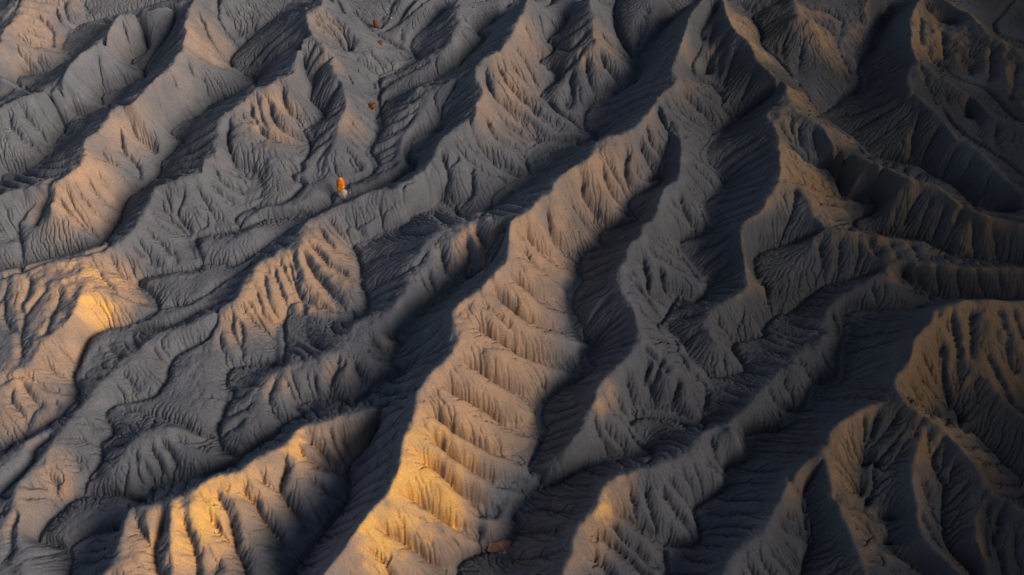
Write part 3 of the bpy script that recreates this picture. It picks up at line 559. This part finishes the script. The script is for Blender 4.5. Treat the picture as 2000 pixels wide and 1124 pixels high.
z0 = z.copy()
z = z + 0.03 * rng.standard_normal(z.shape).astype(np.float32)
for it in range(RILL_N):
    A, S = flow(z, 100 + it)
    e = RILL_K * np.sqrt(np.minimum(A, 600.0)) * np.minimum(S, 1.4)
    z = z - np.minimum(e, 0.10)
    lapl = blur(z, 1) - z
    z = z + RILL_D * lapl
    z = z + 0.006 * rng.standard_normal(z.shape).astype(np.float32)
low = blur(z0 - z, 40)
z = z + low
A, S = flow(blur(z, 1), 77)
cut = np.clip(np.log(A / 7.0), 0, 2.6) * CRACK * np.clip(S / .35, .15, 1)
z = z - np.maximum(cut, .55 * blur(cut, 1))     # keep the surveyed heights, only the relief of the rills stays
z = z + 0.008 * rng.standard_normal(z.shape).astype(np.float32)
z = z.astype(np.float32)

# ------------------------------------------------------------------ soil colour: ochre caps on blue-grey shale
ochre = np.zeros((NY, NX), np.float32)
gold = np.zeros((NY, NX), np.float32)
class Masks(dict):
    def __missing__(self, k):
        self[k] = blur((lab == k).astype(np.float32), 6)
        return self[k]
home_mask = Masks()
gxs = (X0 + np.arange(NX) * RES).astype(np.float32)
gys = (Y0 + np.arange(NY) * RES).astype(np.float32)
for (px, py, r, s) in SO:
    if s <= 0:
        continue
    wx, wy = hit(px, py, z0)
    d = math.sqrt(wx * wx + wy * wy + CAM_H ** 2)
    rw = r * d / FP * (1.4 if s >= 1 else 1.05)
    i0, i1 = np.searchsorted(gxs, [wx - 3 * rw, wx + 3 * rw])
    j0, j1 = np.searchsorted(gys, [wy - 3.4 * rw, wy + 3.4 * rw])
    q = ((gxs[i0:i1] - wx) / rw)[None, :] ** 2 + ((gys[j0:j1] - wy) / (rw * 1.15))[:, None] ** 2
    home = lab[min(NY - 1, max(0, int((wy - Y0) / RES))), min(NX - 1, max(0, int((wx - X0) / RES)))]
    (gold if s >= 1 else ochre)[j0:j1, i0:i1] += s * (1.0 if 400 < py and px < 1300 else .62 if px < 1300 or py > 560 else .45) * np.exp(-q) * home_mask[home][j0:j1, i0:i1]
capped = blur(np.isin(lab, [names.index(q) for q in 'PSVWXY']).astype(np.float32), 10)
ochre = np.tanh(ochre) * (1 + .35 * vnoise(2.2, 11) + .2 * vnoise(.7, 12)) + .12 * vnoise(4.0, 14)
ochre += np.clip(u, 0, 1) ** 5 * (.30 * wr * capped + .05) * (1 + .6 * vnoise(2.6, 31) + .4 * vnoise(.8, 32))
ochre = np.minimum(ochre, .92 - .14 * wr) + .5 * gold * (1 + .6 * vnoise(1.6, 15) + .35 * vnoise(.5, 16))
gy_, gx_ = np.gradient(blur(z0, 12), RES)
sunward = -gx_ * .8 + gy_ * .25                        # ochre kept to sunward slopes, so the warm light is painted in
sunward = np.clip(sunward / .45 + .45, 0, 1)
ochre = np.clip(ochre * blur(sunward, 2), 0, 1.6)

# ------------------------------------------------------------------ materials
def soil_material(name):
    m = bpy.data.materials.new(name)
    m.use_nodes = True
    nt = m.node_tree
    n, l = nt.nodes, nt.links
    bsdf = n['Principled BSDF']
    bsdf.inputs['Roughness'].default_value = 0.95
    bsdf.inputs['Specular IOR Level'].default_value = 0.15
    geo = n.new('ShaderNodeNewGeometry')
    at = n.new('ShaderNodeAttribute'); at.attribute_name = 'ochre'
    def noise(scale, detail, rough=0.6):
        t = n.new('ShaderNodeTexNoise')
        t.inputs['Scale'].default_value = scale
        t.inputs['Detail'].default_value = detail
        t.inputs['Roughness'].default_value = rough
        l.new(geo.outputs['Position'], t.inputs['Vector'])
        return t.outputs['Fac']
    def mix(f, a, b):
        x = n.new('ShaderNodeMix'); x.data_type = 'RGBA'
        for s, v in ((x.inputs[0], f), (x.inputs[6], a), (x.inputs[7], b)):
            if isinstance(v, (tuple, float)):
                s.default_value = v
            else:
                l.new(v, s)
        return x.outputs[2]
    def ramp(v, a, b):
        r = n.new('ShaderNodeMapRange')
        r.inputs['From Min'].default_value = a
        r.inputs['From Max'].default_value = b
        l.new(v, r.inputs['Value'])
        return r.outputs[0]
    shale = mix(ramp(noise(.09, 5), .35, .65), SHALE_A, SHALE_B)
    shale = mix(ramp(noise(.5, 6), .5, .8), shale, SHALE_C)
    ca = n.new('ShaderNodeAttribute'); ca.attribute_name = 'dim_right'
    shale = mix(ca.outputs['Fac'], shale, DIM_SHALE)
    tan = mix(ramp(noise(.35, 5), .35, .65), TAN_A, TAN_B)
    tan = mix(ca.outputs['Fac'], tan, TAN_EAST)
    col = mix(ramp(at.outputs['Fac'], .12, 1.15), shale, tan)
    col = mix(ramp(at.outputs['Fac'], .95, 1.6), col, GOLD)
    grain = noise(6.5, 5, .8)
    hs = n.new('ShaderNodeMix'); hs.data_type = 'RGBA'; hs.blend_type = 'MULTIPLY'
    hs.inputs[0].default_value = 1.0
    l.new(col, hs.inputs[6])
    gr = n.new('ShaderNodeMapRange')
    gr.inputs['From Min'].default_value = .25; gr.inputs['From Max'].default_value = .75
    gr.inputs['To Min'].default_value = .6; gr.inputs['To Max'].default_value = 1.32
    l.new(grain, gr.inputs['Value'])
    l.new(gr.outputs[0], hs.inputs[7])
    l.new(hs.outputs[2], bsdf.inputs['Base Color'])
    b1 = n.new('ShaderNodeBump'); b1.inputs['Strength'].default_value = .55; b1.inputs['Distance'].default_value = .12
    l.new(noise(5.0, 6, .7), b1.inputs['Height'])
    l.new(b1.outputs[0], bsdf.inputs['Normal'])
    return m
soil = soil_material('badland_soil')

# ------------------------------------------------------------------ ridges as meshes
def grid_mesh(name, vx, vy, vz, faces, attr, mat, dark=None):
    me = bpy.data.meshes.new(name)
    nv, nf = len(vx), len(faces)
    me.vertices.add(nv)
    me.vertices.foreach_set('co', np.column_stack([vx, vy, vz]).astype(np.float32).ravel())
    me.loops.add(nf * 4)
    me.loops.foreach_set('vertex_index', faces.astype(np.int32).ravel())
    me.polygons.add(nf)
    me.polygons.foreach_set('loop_start', np.arange(0, nf * 4, 4, dtype=np.int32))
    me.polygons.foreach_set('use_smooth', np.ones(nf, bool))
    me.update(calc_edges=True)
    a = me.attributes.new('ochre', 'FLOAT', 'POINT')
    a.data.foreach_set('value', attr.astype(np.float32).ravel())
    c = me.attributes.new('dim_right', 'FLOAT', 'POINT')
    c.data.foreach_set('value', (np.zeros(nv) if dark is None else dark).astype(np.float32).ravel())
    me.materials.append(mat)
    o = bpy.data.objects.new(name, me)
    scene.collection.objects.link(o)
    return o

px_, py_ = np.meshgrid(gxs, gys)
# dimness of the right-hand side painted into the soil colour
dim_right = np.clip(np.clip((px_ - 2 + 8 * vnoise(14.0, 41)) / 34, 0, 1) * (.85 + .3 * vnoise(5.0, 42)), 0, 1)
q = gid[:-1, :-1]
quads = np.stack([q, q + 1, q + 1 + NX, q + NX], -1)
half = .577 * (.643 * py_ + 61.3) + 7.0          # keep the fine mesh to the ground in view, with a margin
flab = np.where((np.abs(px_) < half)[:-1, :-1], lab[:-1, :-1], -1)
remap = np.full(NX * NY, -1, np.int64)
for k, nm in enumerate(names):
    F = quads[flab == k]
    if len(F) == 0 or nm == 'OFF' and len(F) < 50:
        continue
    used = np.unique(F)
    remap[used] = np.arange(len(used))
    o = grid_mesh('ridge', px_.ravel()[used], py_.ravel()[used], z.ravel()[used], remap[F], ochre.ravel()[used], soil, dim_right.ravel()[used])
    o['kind'] = 'structure'
    if nm in RIDGE_LABELS:
        o['label'] = RIDGE_LABELS[nm]

# the badlands beyond the picture, out to the horizon
def ring(name, xa, ya, hole, zf):
    xs, ys = np.array(xa, np.float32), np.array(ya, np.float32)
    gx, gy = np.meshgrid(xs, ys)
    zz = zf(gx, gy)
    idx = np.arange(gx.size).reshape(gx.shape)
    q = idx[:-1, :-1]
    f = np.stack([q, q + 1, q + 1 + len(xs), q + len(xs)], -1).reshape(-1, 4)
    cx = .25 * (gx[:-1, :-1] + gx[1:, :-1] + gx[:-1, 1:] + gx[1:, 1:]).ravel()
    cy = .25 * (gy[:-1, :-1] + gy[1:, :-1] + gy[:-1, 1:] + gy[1:, 1:]).ravel()
    keep = ~((np.abs(cx) < np.minimum(.577 * (.643 * cy + 61.3) + 4.6, hole[1])) & (cy > hole[2]) & (cy < hole[3]))
    f = f[keep]
    used = np.unique(f)
    rm = np.full(gx.size, -1); rm[used] = np.arange(len(used))
    o = grid_mesh(name, gx.ravel()[used], gy.ravel()[used], zz.ravel()[used], rm[f], .35 * np.clip(pnoise(gx.ravel()[used] / 11, gy.ravel()[used] / 11, 51) - .35, 0, 1), soil, np.clip((gx.ravel()[used] - 2) / 34, 0, 1))  # painted dimness carried on outside the view
    o['kind'] = 'structure'
    return o

def lattice(ix, iy, seed):
    h = (ix.astype(np.int64) * 374761393 + iy.astype(np.int64) * 668265263 + seed * 974634757) & 0x7fffffff
    h = ((h ^ (h >> 13)) * 1274126177) & 0x7fffffff
    return ((h ^ (h >> 16)) & 0xffff) / 65535.0

def pnoise(x, y, seed):
    ix, iy = np.floor(x), np.floor(y)
    fx, fy = x - ix, y - iy
    fx = fx * fx * (3 - 2 * fx); fy = fy * fy * (3 - 2 * fy)
    return ((lattice(ix, iy, seed) * (1 - fx) + lattice(ix + 1, iy, seed) * fx) * (1 - fy)
            + (lattice(ix, iy + 1, seed) * (1 - fx) + lattice(ix + 1, iy + 1, seed) * fx) * fy)

def wild(x, y):
    u = x * .82 - y * .57; v = x * .57 + y * .82
    w = u / 24 + 1.3 * (pnoise(x / 40, y / 40, 3) - .5)
    r1 = 1 - np.abs(2 * pnoise(w * 1.0, v / 60, 5) - 1)
    r2 = 1 - np.abs(2 * pnoise(x / 9, y / 9, 6) - 1)
    far = 1 + 1.1 * np.clip((y - Y1 + 4) / 25, 0, 1) + .6 * np.clip((X0 - x) / 25, 0, 1)
    return far * 6.0 * r1 ** 1.3 + far * 1.6 * r2 + .8 * pnoise(x / 3.5, y / 3.5, 8) - 1.5

def outer(x, y):
    ix = np.clip(np.rint((x - X0) / RES).astype(int), 0, NX - 1)
    iy = np.clip(np.rint((y - Y0) / RES).astype(int), 0, NY - 1)
    edge = z[iy, ix]
    d = np.maximum(np.maximum(X0 - x, x - X1), np.maximum(Y0 - y, y - Y1))
    t = np.clip(d / 14.0, 0, 1); t = t * t * (3 - 2 * t)
    m = np.clip((x - 106 + 10 * pnoise(y / 30, x / 90, 21) + 5 * pnoise(y / 8, x / 30, 22) - .30 * (y - 60) - .5 * np.maximum(y - 75, 0)) / 46, 0, 1)
    shade_rise = SHADE_MESA * (.62 * m ** .8 + .38 * np.clip((m - .8) / .12, 0, 1))      # unseen mesa added to shade the right side
    return np.where(d < -.01, edge - .3, edge * (1 - t) + wild(x, y) * t - .02 + shade_rise)

def axis(a, b, near, far, n):
    mid = np.arange(a - 60, b + 60.01, near)
    s = np.geomspace(near, far, n)
    return np.concatenate([(mid[0] - np.cumsum(s))[::-1], mid, mid[-1] + np.cumsum(s)])
ring('terrain', axis(X0, X1, 1.2, 160, 45), axis(Y0, Y1, 1.2, 160, 45), (X0 + 2.5, X1 - 2.5, Y0 + 2.5, Y1 - 2.5), outer)

# ------------------------------------------------------------------ boulders
def rock_material(name, cols, scale, rough=.85, bump=.5):
    m = bpy.data.materials.new(name)
    m.use_nodes = True
    n, l = m.node_tree.nodes, m.node_tree.links
    bs = n['Principled BSDF']
    bs.inputs['Roughness'].default_value = rough
    bs.inputs['Specular IOR Level'].default_value = .25
    tc = n.new('ShaderNodeTexCoord')
    t = n.new('ShaderNodeTexNoise')
    t.inputs['Scale'].default_value = scale
    t.inputs['Detail'].default_value = 8
    t.inputs['Roughness'].default_value = .65
    t.inputs['Distortion'].default_value = .8
    l.new(tc.outputs['Object'], t.inputs['Vector'])
    r = n.new('ShaderNodeValToRGB')
    e = r.color_ramp.elements
    pos = (.36, .48, .58, .7)
    e[0].position, e[0].color = pos[0], cols[0]
    e[1].position, e[1].color = pos[1], cols[1]
    for p, c in zip(pos[2:], cols[2:]):
        q = e.new(p); q.color = c
    l.new(t.outputs['Fac'], r.inputs['Fac'])
    l.new(r.outputs['Color'], bs.inputs['Base Color'])
    t2 = n.new('ShaderNodeTexNoise')
    t2.inputs['Scale'].default_value = scale * 5
    t2.inputs['Detail'].default_value = 6
    l.new(tc.outputs['Object'], t2.inputs['Vector'])
    b = n.new('ShaderNodeBump'); b.inputs['Strength'].default_value = bump; b.inputs['Distance'].default_value = .06
    l.new(t2.outputs['Fac'], b.inputs['Height'])
    l.new(b.outputs[0], bs.inputs['Normal'])
    return m

ORANGE = rock_material('orange_sandstone', ((.32, .05, .012, 1), (.66, .20, .02, 1), (.90, .42, .035, 1), (.95, .58, .10, 1)), 1.1)
RUST = rock_material('rust_sandstone', ((.06, .02, .01, 1), (.15, .05, .02, 1), (.25, .10, .03, 1), (.36, .17, .06, 1)), 2.2)
RED = rock_material('red_sandstone', ((.07, .025, .015, 1), (.17, .055, .03, 1), (.22, .085, .05, 1), (.30, .17, .11, 1)), 1.5)
BROWN = rock_material('red_brown_sandstone', ((.20, .10, .065, 1), (.34, .18, .12, 1), (.42, .24, .16, 1), (.48, .33, .24, 1)), 1.0)
PALE = rock_material('pale_sandstone', ((.30, .28, .25, 1), (.42, .39, .35, 1), (.52, .49, .45, 1), (.6, .57, .52, 1)), 2.0)

def rock_mesh(name, size, seed, planes=16, sub=4, chip=.05, flat_bottom=None):
    """boulder broken along random planes, edges worn round"""
    import bmesh
    g = np.random.default_rng(seed)
    bm = bmesh.new()
    bmesh.ops.create_icosphere(bm, subdivisions=sub, radius=1.0)
    N = g.normal(size=(planes, 3)); N /= np.linalg.norm(N, axis=1)[:, None]
    D = g.uniform(.70, 1.0, planes)
    ph = g.uniform(0, 6.28, (7, 3)); fr = g.normal(0, 3.2, (7, 3))
    for v in bm.verts:
        d = np.array(v.co)
        c = N @ d
        rr = np.where(c > .05, D / np.maximum(c, .05), 9.0)
        r = -np.log(np.sum(np.exp(-rr * 26))) / 26
        r = min(r, 1.15)
        r += chip * sum(math.sin(float(fr[k] @ d) + ph[k][0]) for k in range(7)) * .35
        p = d * r
        v.co = (p[0] * size[0], p[1] * size[1], p[2] * size[2])
    for f in bm.faces:
        f.smooth = False if g.random() < .25 else True
    me = bpy.data.meshes.new(name)
    bm.to_mesh(me)
    bm.free()
    return me

def rock(name, mesh, mat, loc, rot=(0, 0, 0), parent=None, label=None, cat=None, group=None):
    mesh.materials.clear()
    mesh.materials.append(mat)
    o = bpy.data.objects.new(name, mesh)
    scene.collection.objects.link(o)
    o.location = loc
    o.rotation_euler = rot
    if parent:
        o.parent = parent
    if label:
        o['label'] = label
        o['category'] = cat
    if group:
        o['group'] = group
    return o

def spot(px, py):
    x, y = hit(px, py, z)
    return x, y, float(sample(z, x, y))

# orange boulder standing on a pale plinth of shale
x, y, h = spot(669, 379)
root = bpy.data.objects.new('balanced_boulder', None)
scene.collection.objects.link(root)
root.location = (x, y, h)
root['label'] = 'bright orange upright boulder balanced on a pale pedestal in the wash'
root['category'] = 'boulder'
ped = rock_mesh('pedestal', (.62, .62, .62), 5, 10, 3, .08)
for v in ped.vertices:                       # splay towards the ground
    k = 1.0 + max(0.0, -v.co.z) * .9
    v.co.x *= k; v.co.y *= k
rock('pedestal', ped, PALE, (0, 0, .12), parent=root, label='pale shale plinth under the orange boulder')
rock('cap_rock', rock_mesh('cap_rock', (.50, .47, 1.08), 19, 11), ORANGE, (0, .05, 1.48), (math.radians(4), math.radians(4), .6), parent=root, label='bright orange sandstone block with dark red stains')

x, y, h = spot(727, 212)
rock('boulder', rock_mesh('boulder', (.62, .58, .56), 23, 22, 4, .10), RUST, (x, y, h + .42), (.2, .1, .4), label='round rust coloured boulder at the foot of a grey slope', cat='boulder')
x, y, h = spot(735, 56)
rock('boulder', rock_mesh('boulder', (.32, .25, .95), 31, 10, 4, .05), RED, (x, y, h + .72), (math.radians(10), math.radians(-14), .3), label='tall narrow red slab leaning in the dark gully near the top', cat='boulder')
x, y, h = spot(744, 86)
rock('boulder', rock_mesh('boulder', (.40, .34, .32), 37, 12, 3, .08), RUST, (x, y, h + .22), (.1, .2, .9), label='small rust brown rock just below the leaning red slab', cat='boulder')
x, y, h = spot(975, 1070)
rock('boulder', rock_mesh('boulder', (1.22, .55, .5), 41, 12, 4, .04), BROWN, (x, y, h + .32), (.05, math.radians(4), math.radians(9)), label='long red brown boulder lying in the dark valley at the bottom edge', cat='boulder')
for i, (px, py, s, lb) in enumerate((
        (986, 1080, .20, 'larger broken stone in front of the long red brown boulder'),
        (977, 1081, .11, 'smallest broken stone in front of the long red brown boulder'),
        (945, 1078, .13, 'broken stone at the left end of the long red brown boulder'),
        (657, 380, .16, 'small stone at the left foot of the orange balanced boulder'),
        (683, 377, .13, 'small stone at the right foot of the orange balanced boulder'),
        (764, 36, .22, 'pale grey stone on the dark slope right of the leaning red slab'),
        (845, 22, .14, 'tiny pale stone on the dark slope near the top edge'),
        (941, 36, .14, 'tiny pale stone in the dark gully left of the brown ridge'),
        (599, 19, .26, 'pale stone lying on the high crest near the top edge'))):
    x, y, h = spot(px, py)
    rock('stone', rock_mesh('stone', (s, s * .8, s * .7), 60 + i, 12, 3, .06), PALE, (x, y, h + s * .35), (.2 * i, .1, i), label=lb, cat='stone')
